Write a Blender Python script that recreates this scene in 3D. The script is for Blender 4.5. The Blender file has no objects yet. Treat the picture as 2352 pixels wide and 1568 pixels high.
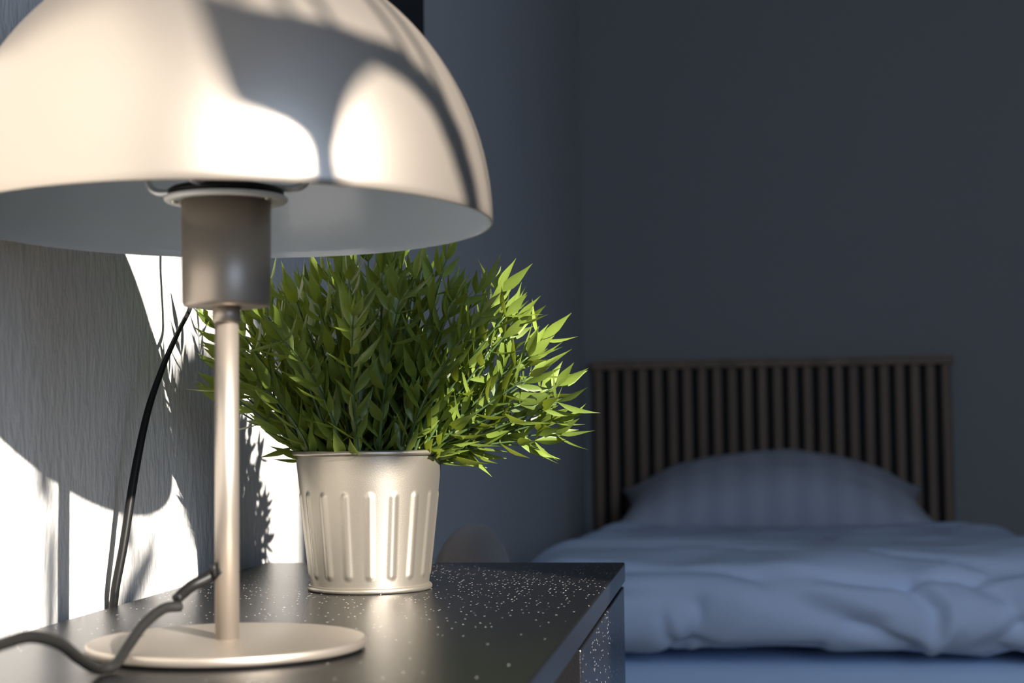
import bpy, bmesh, math, random
from mathutils import Vector, Matrix, noise
random.seed(11)
SC = bpy.context.scene
COL = SC.collection
PI = math.pi
W_, H_, FPX = 2352, 1568, 3680.0
CAMZ = 0.86                     # camera height; the desk top is at 0.75
ZD = 0.75
WALLX = -0.412

# ------------------------------------------------------------------ camera
def cam_axes(yaw, pitch, roll):
    y, p, q = (math.radians(a) for a in (yaw, pitch, roll))
    f = Vector((-math.sin(y)*math.cos(p), math.cos(y)*math.cos(p), math.sin(p)))
    r0 = Vector((math.cos(y), math.sin(y), 0))
    u0 = r0.cross(f)
    return f, r0*math.cos(q) - u0*math.sin(q), u0*math.cos(q) + r0*math.sin(q)
CF, CR, CU = cam_axes(7.7, 3.235, 0.7)
CO = Vector((0, 0, CAMZ))
cd = bpy.data.cameras.new('camera')
cam = bpy.data.objects.new('camera', cd)
COL.objects.link(cam)
m = Matrix((CR, CU, -CF)).transposed().to_4x4()
m.translation = CO
cam.matrix_world = m
cd.sensor_width = 36
cd.lens = FPX/W_*36
cd.clip_start = 0.01
cd.dof.use_dof = True
cd.dof.focus_distance = 1.12
cd.dof.aperture_fstop = 9.5
SC.camera = cam

def ray(px, py):
    return CF + CR*((px-W_/2)/FPX) - CU*((py-H_/2)/FPX)
def at_z(px, py, z):
    d = ray(px, py); return CO + d*((z-CAMZ)/d.z)
def at_x(px, py, x):
    d = ray(px, py); return CO + d*(x/d.x)
def at_y(px, py, y):
    d = ray(px, py); return CO + d*(y/d.y)

# ------------------------------------------------------------------ helpers
def mesh_obj(name, verts, faces, mat=None, parent=None, smooth=True):
    me = bpy.data.meshes.new(name)
    me.from_pydata([tuple(v) for v in verts], [], faces)
    me.update()
    if smooth:
        for p in me.polygons: p.use_smooth = True
    o = bpy.data.objects.new(name, me)
    COL.objects.link(o)
    if mat: me.materials.append(mat)
    if parent: o.parent = parent
    return o
def bm_obj(name, bm, mat=None, parent=None, smooth=False):
    me = bpy.data.meshes.new(name)
    bm.normal_update(); bm.to_mesh(me); bm.free()
    if smooth:
        for p in me.polygons: p.use_smooth = True
    o = bpy.data.objects.new(name, me)
    COL.objects.link(o)
    if mat: me.materials.append(mat)
    if parent: o.parent = parent
    return o
def add_box(bm, x0, x1, y0, y1, z0, z1):
    vs = [bm.verts.new((x, y, z)) for x in (x0, x1) for y in (y0, y1) for z in (z0, z1)]
    for f in ((0,1,3,2),(4,6,7,5),(0,4,5,1),(2,3,7,6),(0,2,6,4),(1,5,7,3)):
        bm.faces.new([vs[i] for i in f])
def box(name, x0, x1, y0, y1, z0, z1, mat=None, parent=None, bevel=0, seg=2):
    bm = bmesh.new(); add_box(bm, x0, x1, y0, y1, z0, z1)
    bmesh.ops.recalc_face_normals(bm, faces=bm.faces)
    if bevel:
        bmesh.ops.bevel(bm, geom=bm.edges[:], offset=bevel, segments=seg, affect='EDGES', profile=0.5)
    return bm_obj(name, bm, mat, parent)
def lathe(name, prof, n=96, mat=None, parent=None, closed=False, off=None):
    """prof: list of (r, z); off(r, z, angle, i) may return a changed radius"""
    verts, faces, rings = [], [], []
    for i, (r, z) in enumerate(prof):
        if r < 1e-6:
            rings.append([len(verts)]); verts.append((0, 0, z)); continue
        ring = []
        for k in range(n):
            a = 2*PI*k/n
            rr = off(r, z, a, i) if off else r
            ring.append(len(verts)); verts.append((rr*math.cos(a), rr*math.sin(a), z))
        rings.append(ring)
    pairs = list(zip(rings, rings[1:]))
    if closed: pairs.append((rings[-1], rings[0]))
    for A, B in pairs:
        if len(A) == 1 and len(B) == 1: continue
        for k in range(n):
            k2 = (k+1) % n
            if len(A) == 1: faces.append((A[0], B[k2], B[k]))
            elif len(B) == 1: faces.append((A[k], A[k2], B[0]))
            else: faces.append((A[k], A[k2], B[k2], B[k]))
    return mesh_obj(name, verts, faces, mat, parent)
def catmull(pts, per=10):
    P = [Vector(p) for p in pts]
    P = [P[0]*2-P[1]] + P + [P[-1]*2-P[-2]]
    out = []
    for i in range(1, len(P)-2):
        for k in range(per):
            t = k/per
            a, b, c, d = P[i-1], P[i], P[i+1], P[i+2]
            out.append(0.5*((2*b)+(c-a)*t+(2*a-5*b+4*c-d)*t*t+(3*b-a-3*c+d)*t**3))
    out.append(P[-2].copy())
    return out
def tube_data(pts, rad, n=12, verts=None, faces=None, cap=True):
    """rad: number or function of 0..1"""
    verts = [] if verts is None else verts
    faces = [] if faces is None else faces
    N = len(pts)
    prev = None; rings = []
    for i, p in enumerate(pts):
        t = (pts[min(i+1, N-1)] - pts[max(i-1, 0)]).normalized()
        if prev is None:
            a = Vector((0, 0, 1)) if abs(t.z) < 0.9 else Vector((1, 0, 0))
            u = t.cross(a).normalized()
        else:
            u = (prev - t*prev.dot(t)).normalized()
        prev = u; w = t.cross(u)
        r = rad(i/(N-1)) if callable(rad) else rad
        ring = []
        for k in range(n):
            an = 2*PI*k/n
            ring.append(len(verts)); verts.append(p + (u*math.cos(an) + w*math.sin(an))*r)
        rings.append(ring)
    for A, B in zip(rings, rings[1:]):
        for k in range(n):
            faces.append((A[k], A[(k+1) % n], B[(k+1) % n], B[k]))
    if cap:
        faces.append(tuple(reversed(rings[0]))); faces.append(tuple(rings[-1]))
    return verts, faces
def tube(name, pts, rad, n=14, mat=None, parent=None):
    v, f = tube_data(pts, rad, n)
    return mesh_obj(name, v, f, mat, parent)
def thing(name, label, cat, loc, group=None):
    o = bpy.data.objects.new(name, None)
    o.empty_display_size = 0.05
    COL.objects.link(o); o.location = loc
    o['label'] = label; o['category'] = cat
    if group: o['group'] = group
    return o
def tag(o, label, cat):
    o['label'] = label; o['category'] = cat
    return o
def struct(o):
    o['kind'] = 'structure'; return o

# ------------------------------------------------------------------ materials
def lin(c):
    return tuple((x/255/12.92 if x/255 <= .04045 else ((x/255+.055)/1.055)**2.4) for x in c) + (1,)
def new_mat(name):
    mt = bpy.data.materials.new(name); mt.use_nodes = True
    nt = mt.node_tree
    return mt, nt, nt.nodes['Principled BSDF']
def simple(name, col, rough=.5, metal=0, spec=.5, bump=None, coat=0, sheen=0):
    """bump: (scale vector or number, strength, distance, detail)"""
    mt, nt, b = new_mat(name)
    b.inputs['Base Color'].default_value = col if len(col) == 4 else tuple(col)+(1,)
    b.inputs['Roughness'].default_value = rough
    b.inputs['Metallic'].default_value = metal
    b.inputs['Specular IOR Level'].default_value = spec
    b.inputs['Coat Weight'].default_value = coat
    b.inputs['Sheen Weight'].default_value = sheen
    if bump:
        add_bump(nt, b, *bump)
    return mt
def add_bump(nt, b, scale, strength, dist, detail=3):
    tc = nt.nodes.new('ShaderNodeTexCoord')
    mp = nt.nodes.new('ShaderNodeMapping')
    mp.inputs['Scale'].default_value = scale if hasattr(scale, '__len__') else (scale,)*3
    nz = nt.nodes.new('ShaderNodeTexNoise')
    nz.inputs['Scale'].default_value = 1; nz.inputs['Detail'].default_value = detail
    bp = nt.nodes.new('ShaderNodeBump')
    bp.inputs['Strength'].default_value = strength; bp.inputs['Distance'].default_value = dist
    nt.links.new(tc.outputs['Object'], mp.inputs['Vector'])
    nt.links.new(mp.outputs[0], nz.inputs['Vector'])
    nt.links.new(nz.outputs[0], bp.inputs['Height'])
    nt.links.new(bp.outputs[0], b.inputs['Normal'])
    return tc, nz, bp

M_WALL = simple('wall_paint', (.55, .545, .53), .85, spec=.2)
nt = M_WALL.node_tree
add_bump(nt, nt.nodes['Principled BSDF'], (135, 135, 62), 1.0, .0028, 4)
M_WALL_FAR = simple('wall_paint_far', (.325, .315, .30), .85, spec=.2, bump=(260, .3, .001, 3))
M_CEIL = simple('ceiling_paint', (.6, .6, .6), .9)
M_BEIGE = simple('beige_lacquer', (.45, .395, .335), .41, metal=.8, bump=(2200, .08, .0002, 2))
M_POT = simple('beige_pot_lacquer', (.42, .38, .315), .38, metal=.85, bump=(1500, .2, .0003, 2))
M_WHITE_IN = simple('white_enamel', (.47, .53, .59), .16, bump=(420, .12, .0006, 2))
M_WHITE = simple('white_lacquer', (.70, .69, .66), .35)
M_BLACKRUB = simple('black_rubber', (.007, .007, .007), .42, spec=.18)
M_CORD = simple('cord_grey_black', (.011, .011, .0105), .45, spec=.3)
M_STEEL = simple('steel_wire', (.45, .46, .47), .35, metal=.6)
M_SCREW = simple('screw_metal', (.7, .66, .58), .25, metal=1)
M_BULB = simple('bulb_glass', (.8, .8, .78), .2)
M_BLACK = simple('black_panel', (.008, .0075, .0075), .5)
M_SHEET = simple('sheet_cotton', (.68, .82, 1.0), .9, spec=.15, bump=(900, .15, .0005, 2))
M_DUVET = simple('duvet_cotton', (.72, .81, .97), .9, spec=.15, bump=(60, .12, .004, 3))
M_BOUCLE = simple('taupe_fabric', (.19, .14, .11), .95, spec=.1, sheen=.3, bump=(420, .7, .002, 3))
M_DARKWOOD = simple('dark_wood_leg', (.04, .028, .02), .5)
M_FLOOR = simple('floor_wood', (.22, .15, .10), .4, bump=((3, 40, 3), .1, .002, 3))
M_FRAME = simple('window_paint', (.75, .75, .74), .4)
M_SOIL = simple('foam_soil', (.03, .028, .02), .95, bump=(300, .8, .003, 3))

# slat wood
def wood_mat():
    mt, nt, b = new_mat('oak_slats')
    tc = nt.nodes.new('ShaderNodeTexCoord'); mp = nt.nodes.new('ShaderNodeMapping')
    mp.inputs['Scale'].default_value = (28, 28, 2)
    nz = nt.nodes.new('ShaderNodeTexNoise'); nz.inputs['Scale'].default_value = 1; nz.inputs['Detail'].default_value = 5
    cr = nt.nodes.new('ShaderNodeValToRGB')
    cr.color_ramp.elements[0].position = .3; cr.color_ramp.elements[0].color = (.19, .115, .065, 1)
    cr.color_ramp.elements[1].position = .75; cr.color_ramp.elements[1].color = (.30, .19, .115, 1)
    nt.links.new(tc.outputs['Object'], mp.inputs[0]); nt.links.new(mp.outputs[0], nz.inputs['Vector'])
    nt.links.new(nz.outputs[0], cr.inputs[0]); nt.links.new(cr.outputs[0], b.inputs['Base Color'])
    b.inputs['Roughness'].default_value = .6
    return mt
M_OAK = wood_mat()
M_OAKBACK = simple('headboard_backing', (.018, .015, .013), .8)

# striped pillow case
def stripe_mat():
    mt, nt, b = new_mat('pillow_satin_stripe')
    tc = nt.nodes.new('ShaderNodeTexCoord')
    wv = nt.nodes.new('ShaderNodeTexWave'); wv.bands_direction = 'X'
    wv.inputs['Scale'].default_value = 4.2; wv.inputs['Distortion'].default_value = .6; wv.inputs['Detail'].default_value = 0
    mx = nt.nodes.new('ShaderNodeMix'); mx.data_type = 'RGBA'
    mx.inputs['A'].default_value = (.53, .54, .60, 1); mx.inputs['B'].default_value = (.60, .61, .66, 1)
    nt.links.new(tc.outputs['Object'], wv.inputs['Vector'])
    nt.links.new(wv.outputs['Fac'], mx.inputs['Factor'])
    nt.links.new(mx.outputs['Result'], b.inputs['Base Color'])
    b.inputs['Roughness'].default_value = .85
    return mt
M_PILLOW = stripe_mat()

# black foil with fine grain and dust grains
def black_foil():
    mt, nt, b = new_mat('black_foil')
    b.inputs['Roughness'].default_value = .27
    b.inputs['Specular IOR Level'].default_value = .5
    tc, nz, bp = add_bump(nt, b, 900, .34, .0006, 2)
    geo = nt.nodes.new('ShaderNodeNewGeometry')
    vo = nt.nodes.new('ShaderNodeTexVoronoi'); vo.inputs['Scale'].default_value = 330
    nt.links.new(tc.outputs['Object'], vo.inputs['Vector'])
    lt = nt.nodes.new('ShaderNodeMath'); lt.operation = 'LESS_THAN'; lt.inputs[1].default_value = .20
    nt.links.new(vo.outputs['Distance'], lt.inputs[0])
    sp = nt.nodes.new('ShaderNodeSeparateColor'); nt.links.new(vo.outputs['Color'], sp.inputs[0])
    # more dust grains towards the far end of the top, in loose drifts
    n2 = nt.nodes.new('ShaderNodeTexNoise'); n2.inputs['Scale'].default_value = 14; n2.inputs['Detail'].default_value = 2
    nt.links.new(tc.outputs['Object'], n2.inputs['Vector'])
    sx = nt.nodes.new('ShaderNodeSeparateXYZ'); nt.links.new(tc.outputs['Object'], sx.inputs[0])
    mr = nt.nodes.new('ShaderNodeMapRange'); nt.links.new(sx.outputs['Y'], mr.inputs['Value'])
    mr.inputs['From Min'].default_value = .84; mr.inputs['From Max'].default_value = 1.16
    mr.inputs['To Min'].default_value = .03; mr.inputs['To Max'].default_value = .62
    mu = nt.nodes.new('ShaderNodeMath'); mu.operation = 'MULTIPLY'
    nt.links.new(mr.outputs[0], mu.inputs[0]); nt.links.new(n2.outputs[0], mu.inputs[1])
    l2 = nt.nodes.new('ShaderNodeMath'); l2.operation = 'LESS_THAN'
    mz = nt.nodes.new('ShaderNodeMapRange'); nt.links.new(sx.outputs['Z'], mz.inputs['Value'])   # less dust clings to the upright fronts
    mz.inputs['From Min'].default_value = .745; mz.inputs['From Max'].default_value = .7495
    mz.inputs['To Min'].default_value = .30; mz.inputs['To Max'].default_value = 1
    m3 = nt.nodes.new('ShaderNodeMath'); m3.operation = 'MULTIPLY'
    nt.links.new(mu.outputs[0], m3.inputs[0]); nt.links.new(mz.outputs[0], m3.inputs[1])
    nt.links.new(sp.outputs[0], l2.inputs[0]); nt.links.new(m3.outputs[0], l2.inputs[1])
    an = nt.nodes.new('ShaderNodeMath'); an.operation = 'MULTIPLY'
    nt.links.new(lt.outputs[0], an.inputs[0]); nt.links.new(l2.outputs[0], an.inputs[1])
    mx = nt.nodes.new('ShaderNodeMix'); mx.data_type = 'RGBA'
    mx.inputs['A'].default_value = (.0075, .0075, .008, 1); mx.inputs['B'].default_value = (.95, .93, .90, 1)
    nt.links.new(an.outputs[0], mx.inputs['Factor']); nt.links.new(mx.outputs['Result'], b.inputs['Base Color'])
    return mt
M_DESK = black_foil()

def leaf_mat():
    mt, nt, b = new_mat('leaf_green')
    out = nt.nodes['Material Output']
    geo = nt.nodes.new('ShaderNodeNewGeometry')
    nz = nt.nodes.new('ShaderNodeTexNoise'); nz.inputs['Scale'].default_value = 22
    nt.links.new(geo.outputs['Position'], nz.inputs['Vector'])
    cr = nt.nodes.new('ShaderNodeValToRGB')
    cr.color_ramp.elements[0].position = .35; cr.color_ramp.elements[0].color = (.072, .108, .019, 1)
    cr.color_ramp.elements[1].position = .68; cr.color_ramp.elements[1].color = (.18, .245, .040, 1)
    nt.links.new(nz.outputs[0], cr.inputs[0])
    nt.links.new(cr.outputs[0], b.inputs['Base Color'])
    b.inputs['Roughness'].default_value = .36
    b.inputs['Specular IOR Level'].default_value = .45
    tr = nt.nodes.new('ShaderNodeBsdfTranslucent')
    tr.inputs['Color'].default_value = (.42, .52, .04, 1)
    ms = nt.nodes.new('ShaderNodeMixShader'); ms.inputs[0].default_value = .22
    nt.links.new(b.outputs[0], ms.inputs[1]); nt.links.new(tr.outputs[0], ms.inputs[2])
    nt.links.new(ms.outputs[0], out.inputs['Surface'])
    return mt
M_LEAF = leaf_mat()
M_STEM = simple('stem_green', (.05, .09, .03), .4)

# ------------------------------------------------------------------ room
corner = at_x(1340, 800, WALLX)
YB = corner.y                       # back wall
YR, XR, ZC = -0.75, 2.45, 2.6       # rear wall (window), right wall, ceiling
T = 0.08
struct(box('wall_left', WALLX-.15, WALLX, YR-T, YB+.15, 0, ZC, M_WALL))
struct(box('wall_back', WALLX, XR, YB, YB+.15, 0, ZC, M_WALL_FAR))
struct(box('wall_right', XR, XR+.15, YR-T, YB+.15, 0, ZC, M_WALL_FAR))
struct(box('floor', WALLX-.15, XR+.15, YR-T, YB+.15, -.1, 0, M_FLOOR))
struct(box('ceiling', WALLX-.15, XR+.15, YR-T, YB+.15, ZC, ZC+.1, M_CEIL))
WX0, WX1, WZ0, WZ1 = .45, 1.414*.772 - (YR-T), .85, .86+.615+.3995*(.68+1.174)
bm = bmesh.new()
add_box(bm, WALLX, WX0, YR-T, YR, 0, ZC)
add_box(bm, WX1, XR, YR-T, YR, 0, ZC)
add_box(bm, WX0, WX1, YR-T, YR, 0, WZ0)
add_box(bm, WX0, WX1, YR-T, YR, WZ1, ZC)
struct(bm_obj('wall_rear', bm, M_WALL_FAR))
bm = bmesh.new()
fw = .04
add_box(bm, WX0, WX0+fw, YR-T+.02, YR-.02, WZ0, WZ1)
add_box(bm, WX0+fw, WX1, YR-T+.02, YR-.02, WZ0, WZ0+fw)
add_box(bm, WX0+fw, WX1, YR-T+.02, YR-.02, WZ1-fw, WZ1)
struct(bm_obj('window_1', bm, M_FRAME))
bm = bmesh.new()
add_box(bm, WALLX, WALLX+.015, 1.4, YB, 0, .07)
struct(bm_obj('baseboard_left', bm, M_FRAME))

# ------------------------------------------------------------------ desk / sideboard
DX1, DX0, DY1, DY0 = -.0895, -.400, 1.3515, .36
desk = thing('sideboard', 'black sideboard with dusty top carrying the lamp and plant', 'sideboard', (0, 0, 0))
def dpart(name, x0, x1, y0, y1, z0, z1, bev=.0012):
    return box(name, x0, x1, y0, y1, z0, z1, M_DESK, desk, bev)
dpart('worktop', DX0, DX1, DY0, DY1, ZD-.0165, ZD, .0014)
zt = ZD-.0165
dpart('carcass', DX0+.004, DX1-.024, DY0+.003, DY1-.003, .10, zt, .001)
ysp = at_z(1335, 1480, .66).y
DFX = DX1-.001
yA = at_x(1335, 1500, DFX).y; yB_ = at_x(1272, 1560, DFX).y
dr = dpart('door', DX1-.020, DFX, yA, DY1-.0015, .11, zt-.0035, .001)
dr = dpart('door', DX1-.020, DFX, DY0+.002, yB_, .11, zt-.0035, .001)
for (x, y) in ((DX0+.03, DY0+.04), (DX0+.03, DY1-.07), (DX1-.06, DY0+.04), (DX1-.06, DY1-.07)):
    dpart('leg', x, x+.03, y, y+.03, 0, .10)

# ------------------------------------------------------------------ table lamp
LP = at_z(522, 1494, ZD); LP.z = ZD+.0003
lamp = thing('table_lamp', 'beige metal table lamp with dome shade on the black sideboard', 'lamp', LP)
RS, BS, ZR = .1385, .1450, .2192
lathe('base_pad', [(0, 0), (.0685, 0), (.0688, .0012), (0, .0012)], 96, M_BLACKRUB, lamp)
lathe('base', [(0, .0012), (.0700, .0012), (.0708, .0018), (.0709, .0048), (.0704, .0056), (.0692, .0059), (0, .0059)], 128, M_BEIGE, lamp)
lathe('pole', [(0, .0059), (.0062, .0059), (.0062, .1785), (0, .1785)], 40, M_BEIGE, lamp)
DZ = .005
M_HOLD = simple('beige_holder_lacquer', (.36, .305, .25), .42, metal=.6)
lathe('pole_nut', [(.0062, .168), (.0073, .1684), (.0073, .1768), (.0062, .177)], 40, M_HOLD, lamp, closed=True)
lathe('lamp_holder', [(0, .1762), (.0205, .1762), (.0219, .1768), (.0226, .1784), (.0231, .2275+DZ), (0, .2275+DZ)], 72, M_HOLD, lamp)
hold = lathe('shade_ring', [(r, z+DZ) for r, z in ((.0225, .2262), (.0310, .2258), (.0318, .2265), (.0318, .2278), (.0310, .2285), (.0225, .2285))], 72, M_WHITE, lamp, closed=True)
for a in (-20, 200, 90):
    a = math.radians(a)
    sc_ = lathe('screw', [(0, .2249), (.0018, .2251), (.0022, .2258), (0, .2262)], 20, M_SCREW, hold)
    sc_.location = (.0264*math.cos(a), .0264*math.sin(a), DZ)
lathe('clamp_ring', [(r, z+DZ) for r, z in ((.020, .2286), (.0285, .2286), (.0298, .2300), (.0298, .2318), (.0280, .2330), (.020, .2330))], 72, M_BLACKRUB, lamp, closed=True)
lathe('bulb', [(r, z+DZ) for r, z in ((0, .2330), (.013, .233), (.0135, .246), (.017, .256), (.0225, .272), (.0225, .283), (.017, .295), (.009, .3005), (0, .302))], 48, M_BULB, lamp)
def dome_z(r, s=1.0): return ZR + BS*s*math.sqrt(max(0, 1-(r/(RS*s))**2))
for adeg in (2, 176, 262):
    a = math.radians(adeg); c, s = math.cos(a), math.sin(a)
    path = [(.024, .2380), (.034, .2372), (.0405, .2385), (.0438, .2435), (.0445, .252), (.0445, .280), (.0445, dome_z(.0445)-.0020)]
    pts = catmull([Vector((r*c, r*s, z)) for r, z in path], 8)
    tube('shade_arm', pts, .0019, 14, M_STEEL, lamp)
outer, inner = [], []
N = 56
for i in range(N+1):
    t = PI/2*i/N
    outer.append((RS*math.cos(t), ZR+BS*math.sin(t)))
    inner.append(((RS-.0012)*math.cos(t), ZR+(BS-.0012)*math.sin(t)))
outer[-1] = (0, outer[-1][1]); inner[-1] = (0, inner[-1][1])
rimo = [(RS-.0010, ZR-.0004), (RS-.0003, ZR-.0003)]
sh = lathe('shade', rimo + outer, 192, M_BEIGE, lamp)
o = lathe('shade_lining', [(RS-.0010, ZR-.0004)] + inner, 192, M_WHITE_IN, lamp)
o['label'] = 'glossy white inside of the shade'
for q in (sh, o):                       # the shade sits very slightly tipped
    q.rotation_euler = (math.radians(-.9), 0, 0); q.location = (0, -.0035, 0)
# switch-side cord: sleeve out of the pole, cord over the base, loop in front
def loc(p): return Vector(p) - LP
q0 = at_y(492, 1312, LP.y-.002)
g = tube('cord_grommet', [loc(q0+Vector((.006, 0, 0))), loc(q0+Vector((.0012, 0, -.0002)))], .0042, 18, M_BLACKRUB, lamp)
tube('cord_clip', [loc(at_y(490, 1292, LP.y-.006)), loc(at_y(491, 1306, LP.y-.006)), loc(at_y(494, 1326, LP.y-.006))], .0016, 12, M_BLACKRUB, lamp)
q1 = at_y(478, 1326, LP.y-.004); q2 = at_y(440, 1346, LP.y-.010); q3 = at_y(405, 1376, LP.y-.020)
tube('cord_sleeve', catmull([loc(q0), loc(q1), loc(q2), loc(q3)], 8), lambda t: .0034-.0006*t, 16, M_BLACKRUB, lamp)
zz = ZD+.0036
cp = [at_y(414, 1392, LP.y-.022), at_y(375, 1398, LP.y-.030), at_y(330, 1434, LP.y-.044), at_y(292, 1486, LP.y-.060),
      at_y(262, 1528, LP.y-.078), at_z(225, 1535, zz), at_y(185, 1514, .685), at_y(135, 1477, .66), at_y(75, 1462, .64), at_y(25, 1472, .625),
      at_y(-50, 1500, .60), at_z(-130, 1545, zz), at_z(-260, 1540, zz), Vector((DX0+.03, .56, zz+.001)), Vector((DX0-.0035, .56, zz+.001)), Vector((DX0-.006, .56, ZD-.02)), Vector((DX0-.006, .56, ZD-.2))]
cpath = catmull([loc(p) for p in cp], 12)
for p in cpath:
    if p.x+LP.x > DX0-.0032: p.z = max(p.z, ZD+.0030-LP.z)
tube('power_cord', cpath, .0027, 16, M_CORD, lamp)

# ------------------------------------------------------------------ cable on the wall
cpts = []
for px, py, d in ((259, 1400, .007), (266, 1345, .010), (284, 1250, .014), (309, 1090, .018), (338, 950, .022), (372, 848, .026),
                  (408, 765, .030), (437, 705, .033), (441, 650, .034), (438, 590, .034), (436, 500, .034), (440, 300, .03), (470, 50, .015)):
    cpts.append(at_x(px, py, WALLX+d))
e = (cpts[0]-cpts[1]).normalized()
cpts.insert(0, cpts[0]+e*.08)
cpts.insert(0, Vector((WALLX+.006, cpts[0].y-.01, cpts[0].z-.2)))
cpts += [cpts[-1]+Vector((0, .01, .12)), cpts[-1]+Vector((0, .01, .9))]
cb = tube('cable', catmull(cpts, 10), lambda t: .0029 if t < .3 else max(.0016, .0029-.0013*(t-.3)/.22), 14, M_BLACKRUB)
tag(cb, 'black cable hanging against the sunlit wall behind the lamp', 'cable')

# ------------------------------------------------------------------ potted plant
PP = at_z(850, 1352, ZD); PP.z = ZD
plant = thing('potted_plant', 'bushy green leafy plant in a ribbed beige metal pot', 'plant', PP)
RT, RB, HP = .0525, .0415, .0985
NR = 18
def pot_r(z): return RB + (RT-RB)*(z/HP)
prof = [(0, .0018), (RB-.001, .0018)]
nz_ = 110
for i in range(nz_+1):
    z = .0018 + (HP-.004)*i/nz_
    prof.append((pot_r(z), z))
for i in range(nz_, -1, -4):
    z = .0018 + (HP-.004)*i/nz_
    prof.append((pot_r(z)-.0008, max(z, .0028)))
prof.append((0, .0028))
zr0, zr1 = .0125, .0665
def rib(r, z, a, i):
    if i < 2 or i > nz_+2: return r
    k = (a/(2*PI)*NR + .36) % 1.0
    d = abs(k-.5)*2*PI*r/NR            # arc distance from the rib's middle
    e = 0
    if z < zr0: e = zr0-z
    if z > zr1: e = z-zr1
    q = math.hypot(d, e)/.0044
    if q >= 1: return r
    return r + .0010*(math.cos(q*PI)*.5+.5)
pot = lathe('pot', prof, 18*28, M_POT, plant, off=rib)
tor = lambda R, z, rr, n=14, sq=1: [(R+rr*math.cos(2*PI*k/n), z+rr*sq*math.sin(2*PI*k/n)) for k in range(n)]
lathe('rim', tor(RT+.0006, HP-.0018, .0019), 128, M_POT, pot, closed=True)
lathe('foot_ring', tor(RB+.0008, .0021, .0020, 14, 1.05), 128, M_POT, pot, closed=True)
lathe('soil', [(0, HP-.014), (pot_r(HP-.018)-.0012, HP-.018)], 48, M_SOIL, plant)

rnd = random.Random(5)
LV, LFc, SV, SF = [], [], [], []
def add_leaf(base, dirv, side, L, Wd, bend):
    """lanceolate leaf with a midrib fold, curved along its length"""
    d = dirv.normalized(); s = (side - d*side.dot(d)).normalized(); n = s.cross(d)
    i0 = len(LV); K = 6
    shape = [.10, .62, .98, .92, .60, .24]
    for k in range(K):
        t = k/(K)
        c = base + d*(L*t) + n*(bend*L*t*t)
        w = Wd*.5*shape[k]
        up = w*.38
        LV.extend([c - s*w + n*up, c, c + s*w + n*up])
    LV.append(base + d*L + n*(bend*L*1.02))
    for k in range(K-1):
        a = i0+3*k
        LFc.append((a, a+1, a+4, a+3)); LFc.append((a+1, a+2, a+5, a+4))
    a = i0+3*(K-1); tip = i0+3*K
    LFc.append((a, a+1, tip)); LFc.append((a+1, a+2, tip))
def add_stem(base, tilt, az, L, up=.0, dens=1.0, s0=.45):
    """stem leaves the pot rather upright, arcs outward; leaves in loose whorls"""
    h = Vector((math.cos(az), math.sin(az), 0))
    pts = []; p = base.copy(); n = 14
    wob = rnd.uniform(-.25, .25)
    for i in range(n+1):
        t = i/n
        pts.append(p.copy())
        th = tilt*(s0 + (1.3-s0)*t - up*t*t)
        hz = Matrix.Rotation(wob*t, 3, 'Z') @ h
        p = p + (hz*math.sin(th) + Vector((0, 0, 1))*math.cos(th))*(L/n)
    tube_data(pts, lambda t: .0013-.0008*t, 6, SV, SF)
    nodes = max(5, int(L/.0118*dens))
    ph = rnd.uniform(0, 6)
    for j in range(nodes):
        t = .10 + .90*j/(nodes-1)
        f = t*n; i = min(int(f), n-1); q = pts[i].lerp(pts[i+1], f-i)
        tan = (pts[min(i+1, n)]-pts[i]).normalized()
        u = tan.cross(Vector((0, 0, 1)))
        if u.length < .05: u = tan.cross(Vector((1, 0, 0)))
        u.normalize(); w = tan.cross(u)
        cnt = 2 if rnd.random() < .7 else 3
        ph += 1.3 + rnd.uniform(-.4, .4)
        for c in range(cnt):
            an = ph + c*2*PI/cnt + rnd.uniform(-.3, .3)
            rad = u*math.cos(an) + w*math.sin(an)
            sp = math.radians(rnd.uniform(22, 66))
            d = tan*math.cos(sp) + rad*math.sin(sp) + Vector((0, 0, rnd.uniform(.02, .38)))
            sd = tan.cross(rad) + Vector((rnd.uniform(-.5, .5), rnd.uniform(-.5, .5), rnd.uniform(-.5, .5)))
            LL = rnd.uniform(.024, .037)*(1-.10*t)
            add_leaf(q, d, sd, LL, LL*rnd.uniform(.21, .28), rnd.uniform(-.22, .12))
    tan = (pts[-1]-pts[-2]).normalized()
    add_leaf(pts[-1], tan, Vector((rnd.uniform(-1, 1), rnd.uniform(-1, 1), rnd.uniform(-1, 1))), rnd.uniform(.022, .03), .0075, 0)
NS = 58
for i in range(NS):
    fr = (i+.5)/NS
    az = i*2.39996 + rnd.uniform(-.2, .2)
    tilt = math.radians(4 + 50*fr**.9)
    r0 = .008 + .036*fr
    b = Vector((r0*math.cos(az), r0*math.sin(az), HP-.016))
    # the crown is a little taller than it is wide
    Lmax = 1/math.sqrt((math.sin(tilt)/.120)**2 + (math.cos(tilt)/.150)**2)
    k = math.cos(az - PI/4)             # the side towards the wall corner is thinner
    if k > .2: Lmax *= 1-.42*(k-.2)/.8*min(1, tilt/.5)
    k = -math.cos(az); Lmax *= 1-.22*max(0, k)*min(1, tilt/.5)
    add_stem(b, tilt, az, Lmax*rnd.uniform(.78, 1.02) + .012, up=.25 if rnd.random() < .5 else 0)
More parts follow.
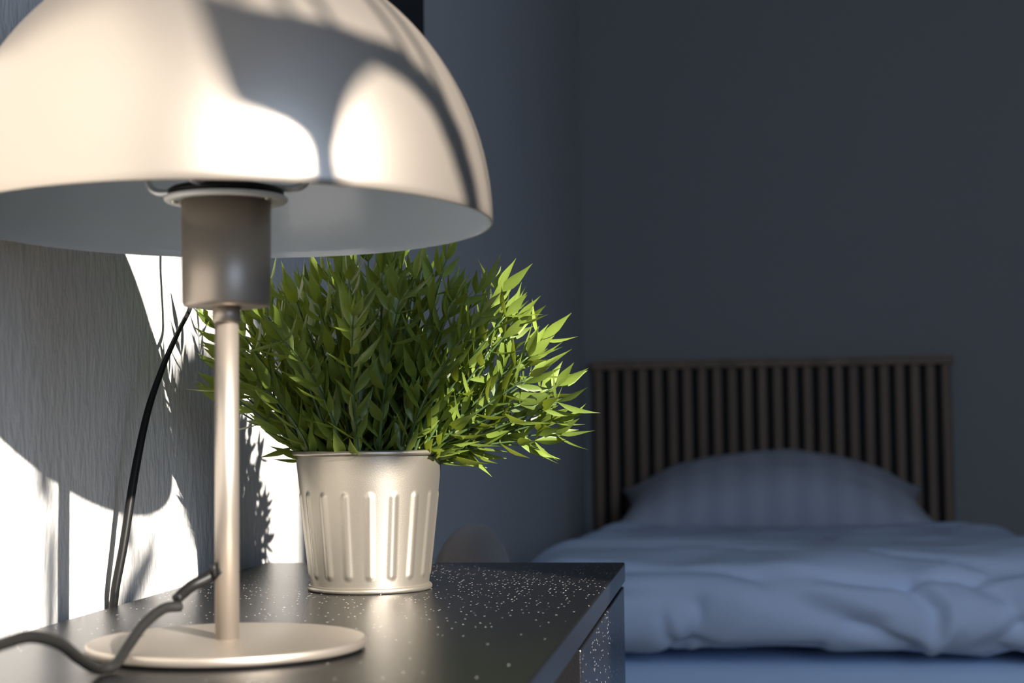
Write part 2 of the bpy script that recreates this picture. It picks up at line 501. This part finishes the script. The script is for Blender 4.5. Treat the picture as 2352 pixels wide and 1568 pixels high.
# longer low branches reaching out on the right and left
def branch(dirx, diry, tilt, L, up):
    az = math.atan2(diry, dirx)
    add_stem(Vector((.038*math.cos(az), .038*math.sin(az), HP-.012)), math.radians(tilt), az, L, up, 1.0, .85)
for dx, dy, ti, L, up in ((1, -.10, 70, .112, .35), (1, .02, 73, .100, .25), (1, .06, 76, .100, .15), (1, .10, 62, .112, .3), (.9, -.30, 56, .11, .2),
                          (1, -.15, 55, .108, .3), (1, 0, 76, .085, .1), (1, .12, 68, .085, .1), (1, -.3, 60, .09, .1),
                          (-1, -.1, 55, .080, .25), (-1, .1, 46, .085, .25), (1, -.1, 44, .125, .1), (1, -.15, 24, .135, 0), (.9, -.5, 28, .135, 0), (.7, -.7, 20, .15, 0), (-1, -.2, 24, .145, 0), (-.8, -.6, 30, .13, 0), (-.9, .1, 17, .15, 0), (-1, -.4, 34, .12, .1), (1, .1, 28, .125, 0), (1, -.4, 38, .125, .1), (1, .05, 34, .12, .1), (1, -.3, 49, .115, .2), (-1, .2, 50, .08, .3), (-.9, -.5, 50, .085, .2)):
    branch(dx, dy, ti, L, up)
fol = mesh_obj('foliage', LV, LFc, M_LEAF, plant)
mesh_obj('stems', SV, SF, M_STEM, plant)

# ------------------------------------------------------------------ bed
YH = YB-.012                               # back face of the headboard
hbl = at_y(1358, 900, YH-.04).x; hbr = at_y(2192, 900, YH-.04).x
hbt = at_y(1780, 823, YH-.04).z
YF = YH-2.06                               # foot end
bed = thing('bed', 'single bed with wooden slatted headboard against the grey wall', 'bed', ((hbl+hbr)/2, YF+1.0, 0))
bl = bed.location
def bpart(name, x0, x1, y0, y1, z0, z1, mat, bev=.003):
    return box(name, x0-bl.x, x1-bl.x, y0-bl.y, y1-bl.y, z0-bl.z, z1-bl.z, mat, bed, bev)
bm = bmesh.new()
nsl = 24
pitch = (hbr-hbl)/nsl
for i in range(nsl):
    x = hbl + pitch*(i+.5)
    add_box(bm, x-pitch*.27-bl.x, x+pitch*.27-bl.x, YH-.040-bl.y, YH-.016-bl.y, .25, hbt-.024)
bmesh.ops.recalc_face_normals(bm, faces=bm.faces)
bmesh.ops.bevel(bm, geom=bm.edges[:], offset=.003, segments=2, affect='EDGES')
hb = bm_obj('headboard', bm, M_OAK, bed)
def hpart(name, *a):
    o = bpart(name, *a); o.parent = hb; return o
hpart('backing', hbl+.004, hbr-.004, YH-.015, YH, .25, hbt-.024, M_OAKBACK)
hpart('top_rail', hbl, hbr, YH-.044, YH, hbt-.024, hbt, M_OAK)
MX0, MX1 = hbl+.02, hbr-.02
for x0, x1 in ((hbl, hbl+.03), (hbr-.03, hbr)):
    bpart('side_rail', x0, x1, YF, YH-.045, .18, .30, M_OAK)
bpart('foot_rail', hbl+.031, hbr-.031, YF, YF+.03, .18, .30, M_OAK)
bpart('slat_base', hbl+.031, hbr-.031, YF+.031, YH-.045, .24, .275, M_OAK)
for x in (hbl, hbr-.05):
    for y in (YF, YH-.10):
        bpart('leg', x, x+.05, y, y+.05, 0, .18, M_OAK)
mt_ = box('mattress', MX0+.012, MX1-.012, YF+.035, YH-.047, .276, .496, M_SHEET, None, .03, 5)
tag(mt_, 'mattress in a light blue sheet lying on the bed frame', 'mattress')
for p in mt_.data.polygons: p.use_smooth = True

# duvet: a puffed quilt with a rolled front edge, closed underneath
def nse(x, y, z=0): return noise.noise(Vector((x, y, z)))
def seg_d(px, py, pl):
    best = 9; 
    for (ax, ay), (bx, by) in zip(pl, pl[1:]):
        dx, dy = bx-ax, by-ay
        t = max(0, min(1, ((px-ax)*dx+(py-ay)*dy)/(dx*dx+dy*dy)))
        best = min(best, math.hypot(px-ax-dx*t, py-ay-dy*t))
    return best
prof = catmull([Vector((0, y, z)) for y, z in ((YF+.16, .512), (YF+.06, .512), (YF+.005, .520), (YF-.028, .548), (YF-.034, .590), (YF-.010, .632), (YF+.05, .658),
        (YF+.18, .664), (YF+.40, .655), (YF+.70, .645), (YF+1.0, .636), (YF+1.3, .628), (YF+1.48, .622), (YF+1.56, .600), (YF+1.57, .560), (YF+1.50, .515))], 9)
arc = [0]
for a, b in zip(prof, prof[1:]): arc.append(arc[-1]+(b-a).length)
DXL, DXR = WALLX+.022, hbr+.10
NX = 190
# (x, y) fold lines seen on the quilt: depth in metres (minus = valley), width
def fold_pts(*pp): return [(at_y(a, b, YF-.02).x, at_y(a, b, YF-.02).z) for a, b in pp]
front_folds = [(fold_pts((1640, 1262), (1760, 1335), (1880, 1395), (2010, 1432)), -.014, .022),
               (fold_pts((1700, 1262), (1850, 1345), (2010, 1400)), .010, .022),
               (fold_pts((2120, 1320), (2185, 1380), (2190, 1430), (2140, 1490)), .011, .016),
               (fold_pts((2085, 1330), (2150, 1400), (2150, 1450)), -.012, .012),
               (fold_pts((1605, 1385), (1600, 1440), (1580, 1480)), -.008, .010),
               (fold_pts((1520, 1405), (1530, 1460), (1565, 1495)), -.009, .011),
               (fold_pts((1950, 1440), (2060, 1480), (2110, 1500)), -.012, .012),
               (fold_pts((1470, 1340), (1600, 1330), (1700, 1350)), .008, .030),
               (fold_pts((2240, 1320), (2320, 1370), (2340, 1430)), -.012, .016),
               (fold_pts((1610, 1492), (1720, 1500), (1880, 1500)), -.010, .012)]
verts, faces = [], []
NP = len(prof)
for j, p in enumerate(prof):
    tn = (prof[min(j+1, NP-1)]-prof[max(j-1, 0)]).normalized()
    nrm = Vector((0, -tn.z, tn.y)); 
    if j < 3 or j > NP-6: nrm = nrm*.2
    for i in range(NX+1):
        u = i/NX; x = DXL + (DXR-DXL)*u
        s = arc[j]
        # long soft bands across the quilt on top, diagonal billows on the front
        wx, wy = x + .06*nse(x*3, s*3, 1), s + .08*nse(x*2.2, s*2.2, 5)
        h = .016*nse(wx*2.3, wy*5.5, 2) + .011*nse(wx*3.4+wy*2.5, wy*9-wx*3, 3) + .004*nse(wx*11, wy*14, 7)
        r = nse(wx*2.0+1.7*wy, wy*7, 9); h -= .014*max(0, 1-abs(r)*7)
        if .1 < s < .42:
            k = min(1, (s-.1)/.05, (.42-s)/.08)
            for pl, dep, wd in front_folds:
                dd = seg_d(x, p.z, pl)
                if p.z > .64: dd = math.hypot(dd, (p.y-(YF-.02))*.6)
                h += k*dep*math.exp(-(dd/wd)**2)
        h += .012*math.sin(s*21+x*2.2)*max(0, min(1, (s-.35)/.2))*(.5+.5*nse(x*2, s*2, 4))
        q = p + nrm*h; q.x = x
        # sides fall away
        e = min((x-DXL)/.13, 1, (DXR-x)/.20)
        fall = 1-math.sqrt(max(0, 1-(1-max(0, e))**2))
        q.z = .505 + (q.z-.505)*(1-.86*fall) 
        if x > hbr-.03: q.z -= .55*max(0, (x-(hbr-.03)))**1.5*2.2
        dl = .05*max(0, min(1, (q.y-3.6)/.5))
        q.x += dl*(1-u)
        verts.append(q)
for j in range(NP-1):
    for i in range(NX):
        a = j*(NX+1)+i
        faces.append((a, a+1, a+NX+2, a+NX+1))
# underside: close hem to hem
for i in range(NX):
    faces.append((i+1, i, (NP-1)*(NX+1)+i, (NP-1)*(NX+1)+i+1))
dv = mesh_obj('duvet', verts, faces, M_DUVET)
tag(dv, 'thick pale blue duvet spread over the bed in soft folds', 'duvet')

# pillow
def pillow(name, cx, cy, cz, wid, dep, thick, tilt, mat):
    NU, NV = 64, 40
    vs, fs = [], []
    for sgn in (1, -1):
        for j in range(NV+1):
            v = -1+2*j/NV
            for i in range(NU+1):
                u = -1+2*i/NU
                ex = 1-.10*(1-abs(v)**2)*abs(u)**3; ey = 1-.13*(1-abs(u)**2.2)*abs(v)**3
                t = max(0, (1-abs(u)**2.1))**.72*max(0, (1-abs(v)**2.2))**.60
                z = sgn*thick*t*(1 if sgn > 0 else .55)
                z += (.010*nse(u*2.2, v*2.0, 3)+.006*nse(u*5+v*2, v*4, 8))*t
                vs.append(Vector((u*wid/2*ex, v*dep/2*ey, z)))
    o = len(vs)//2
    for sgn, off in ((1, 0), (-1, o)):
        for j in range(NV):
            for i in range(NU):
                a = off+j*(NU+1)+i
                f = (a, a+1, a+NU+2, a+NU+1)
                fs.append(f if sgn > 0 else tuple(reversed(f)))
    ob = mesh_obj(name, vs, fs, mat)
    bm = bmesh.new(); bm.from_mesh(ob.data)
    bmesh.ops.remove_doubles(bm, verts=bm.verts, dist=1e-5)
    bm.to_mesh(ob.data); bm.free()
    for p in ob.data.polygons: p.use_smooth = True
    ob.location = (cx, cy, cz); ob.rotation_euler = (math.radians(tilt), 0, 0)
    return ob
pc = at_y(1785, 1120, YH-.30)
pl = pillow('pillow', pc.x-.012, YH-.27, .652, .83, .46, .145, 11, M_PILLOW)
tag(pl, 'plump pale grey striped pillow leaning on the slatted headboard', 'pillow')

# ------------------------------------------------------------------ chair behind the sideboard
cc = at_y(1068, 1220, 1.66)
chair = thing('chair', 'taupe fabric padded chair rising just behind the sideboard end', 'chair', (cc.x, 1.66, 0))
def rounded_pad(name, x0, x1, y0, y1, z0, z1, parent, ex=2.6):
    NU, NV = 48, 24
    vs, fs = [], []
    c = Vector(((x0+x1)/2, (y0+y1)/2, (z0+z1)/2)); h = Vector(((x1-x0)/2, (y1-y0)/2, (z1-z0)/2))
    sp = lambda a: math.copysign(abs(a)**(2/ex), a)
    for j in range(NV+1):
        ph = -PI/2+PI*j/NV
        for i in range(NU):
            th = 2*PI*i/NU
            vs.append(c+Vector((h.x*sp(math.cos(ph))*sp(math.cos(th)), h.y*sp(math.cos(ph))*sp(math.sin(th)), h.z*sp(math.sin(ph)))))
    for j in range(NV):
        for i in range(NU):
            a = j*NU+i; b = j*NU+(i+1) % NU
            fs.append((a, b, b+NU, a+NU))
    return mesh_obj(name, vs, fs, M_BOUCLE, parent)
ztop = cc.z
rounded_pad('backrest', -.058, .030, -.06, .32, .46, ztop, chair, 2.3)
rounded_pad('seat', -.05, .40, -.06, .32, .38, .50, chair, 4)
for x in (-.02, .36):
    for y in (-.02, .28):
        tube('leg', [Vector((x, y, .42)), Vector((x*1.05, y*1.05, 0))], lambda t: .017-.006*t, 14, M_DARKWOOD, chair)

# ------------------------------------------------------------------ black panel on the left wall
pr = at_x(975, 100, WALLX+.03)
pn = box('hanging_board', WALLX, WALLX+.03, pr.y-.55, pr.y, CAMZ+.42, CAMZ+1.15, M_BLACK, None, .002)
tag(pn, 'flat black board on the dark wall half hidden behind lamp shade', 'board')

# ------------------------------------------------------------------ unseen sun blocker, shaped like a hanging plant
M_BLOCKER_LEAF = simple('blocker_leaf', (.05, .11, .03), .4)
M_BLOCKER_POT = simple('blocker_pot_white', (.6, .58, .55), .5)
AH = -.70
def ph(p, z0, da=0):
    a = AH+da
    return Vector(((p-a)/2**.5, (p+a)/2**.5, CAMZ+z0-.3995*a))
hc = ph(.300, .580)
blocker = thing('sun_blocker', 'unseen sun blocker shaped like a hanging plant, added by the window', 'plant', hc)  # added out of view to cast shadow on lamp shade, plant and wall
lathe('pot', [(0, 0), (.065, 0), (.085, .16), (.088, .16), (.088, .165), (.080, .165), (.062, .01), (0, .01)], 48, M_BLOCKER_POT, blocker)  # body placed to keep sun off the wall at upper left
for k in range(3):
    a = 2*PI*k/3
    tube('cord', [Vector((.085*math.cos(a), .085*math.sin(a), .165)), Vector((0, 0, ZC-hc.z))], .002, 8, M_CORD, blocker)
def blocker_leaf(poly, blocker_stalk):  # flat sun-blocking piece; poly outlines the shadow it throws
    P2 = catmull([Vector((p, z, 0)) for p, z in poly+poly[:1]], 5)[:-1]
    c = sum(P2, Vector())/len(P2)
    vs = []
    for dz in (.0006, -.0006):
        for f in (1, .66, .33):
            for q in P2:
                w = c.lerp(q, f)
                vs.append(ph(w.x, w.y, dz+.05*((w.x-c.x)**2+(w.y-c.y)**2)*8)-hc)
        vs.append(ph(c.x, c.y, dz)-hc)
    n = len(P2); h = 3*n+1; fs = []
    for k in range(n):
        k2 = (k+1) % n
        for o, rv in ((0, 0), (h, 1)):
            for r_ in range(2):
                f = (o+r_*n+k, o+r_*n+k2, o+(r_+1)*n+k2, o+(r_+1)*n+k)
                fs.append(f if rv else f[::-1])
            f = (o+2*n+k, o+2*n+k2, o+3*n); fs.append(f if rv else f[::-1])
        fs.append((k, k2, h+k2, h+k))
    lf = mesh_obj('leaf', vs, fs, M_BLOCKER_LEAF, blocker)  # leaf-shaped piece of the added sun blocker
    sp = ph(*blocker_stalk)-hc
    tube('blocker_stalk', catmull([Vector((0, 0, .15)), sp*.5+Vector((0, 0, .19)), sp], 8), .0025, 8, M_STEM, blocker)
blocker_leaf([(.322, .470), (.34, .455), (.354, .449), (.37, .446), (.392, .441), (.402, .432), (.396, .418), (.386, .408), (.376, .390), (.369, .362), (.366, .340), (.356, .340), (.354, .37), (.348, .380), (.335, .389), (.325, .397), (.322, .415), (.321, .44)], (.34, .458))  # outlined to throw the dark patch on the lamp shade
mid = [(.380, .431, .009), (.403, .429, .0105), (.422, .425, .0105), (.437, .408, .0095), (.448, .388, .009), (.457, .366, .0085), (.464, .340, .006)]
for (p0, p1, p2) in ((0, 1, 3), (2, 3, 5), (4, 5, 7)):      # arching sun-blocking band for the lamp shade, in three overlapping pieces
    seg = mid[p0:p2]
    up_, dn_ = [], []
    for k, (p, z, w) in enumerate(seg):
        a, b = seg[max(k-1, 0)], seg[min(k+1, len(seg)-1)]
        t = Vector((b[0]-a[0], b[1]-a[1])).normalized()
        up_.append((p - t.y*w, z + t.x*w)); dn_.append((p + t.y*w, z - t.x*w))
    blocker_leaf(up_ + dn_[::-1], (seg[0][0], seg[0][1]+.008))
blocker_leaf([(.366, .24), (.364, .30), (.368, .325), (.374, .332), (.378, .318), (.377, .28), (.374, .24)], (.372, .332))  # narrow blocker that dims the lower wall
blocker_leaf([(.44, .29), (.462, .325), (.488, .352), (.498, .355), (.495, .335), (.475, .305), (.455, .28)], (.494, .354))  # slanted narrow blocker, also dimming the lower wall
blocker_leaf([(.515, .44), (.53, .50), (.57, .53), (.61, .53), (.645, .505), (.658, .47), (.650, .43), (.636, .39), (.618, .358), (.60, .345), (.57, .36), (.54, .39)], (.57, .53))  # outlined to put the middle of the potted plant in shadow

# ------------------------------------------------------------------ light
sdir = Vector((-1, 1, -.565)).normalized()
sl = bpy.data.lights.new('sun', 'SUN'); so = bpy.data.objects.new('sun', sl); COL.objects.link(so)
so.rotation_euler = sdir.to_track_quat('-Z', 'Y').to_euler()
sl.energy = 16.5; sl.angle = math.radians(.53); sl.color = (1, .92, .83)
pa = bpy.data.lights.new('window_portal', 'AREA'); po = bpy.data.objects.new('window_portal', pa); COL.objects.link(po)
pa.shape = 'RECTANGLE'; pa.size = WX1-WX0; pa.size_y = WZ1-WZ0
po.location = ((WX0+WX1)/2, YR-T-.005, (WZ0+WZ1)/2); po.rotation_euler = (PI/2, 0, 0)
pa.cycles.is_portal = True
wd = bpy.data.worlds.new('sky'); SC.world = wd; wd.use_nodes = True
bg = wd.node_tree.nodes['Background']
bg.inputs['Color'].default_value = (.52, .70, 1, 1); bg.inputs['Strength'].default_value = 4.9

# ------------------------------------------------------------------ view
vs_ = SC.view_settings
vs_.view_transform = 'Standard'; vs_.look = 'None'; vs_.gamma = 1; vs_.exposure = 0
vs_.use_curve_mapping = False
SC.cycles.use_denoising = True
SC.cycles.max_bounces = 10
SC.cycles.diffuse_bounces = 5
SC.cycles.sample_clamp_indirect = 6
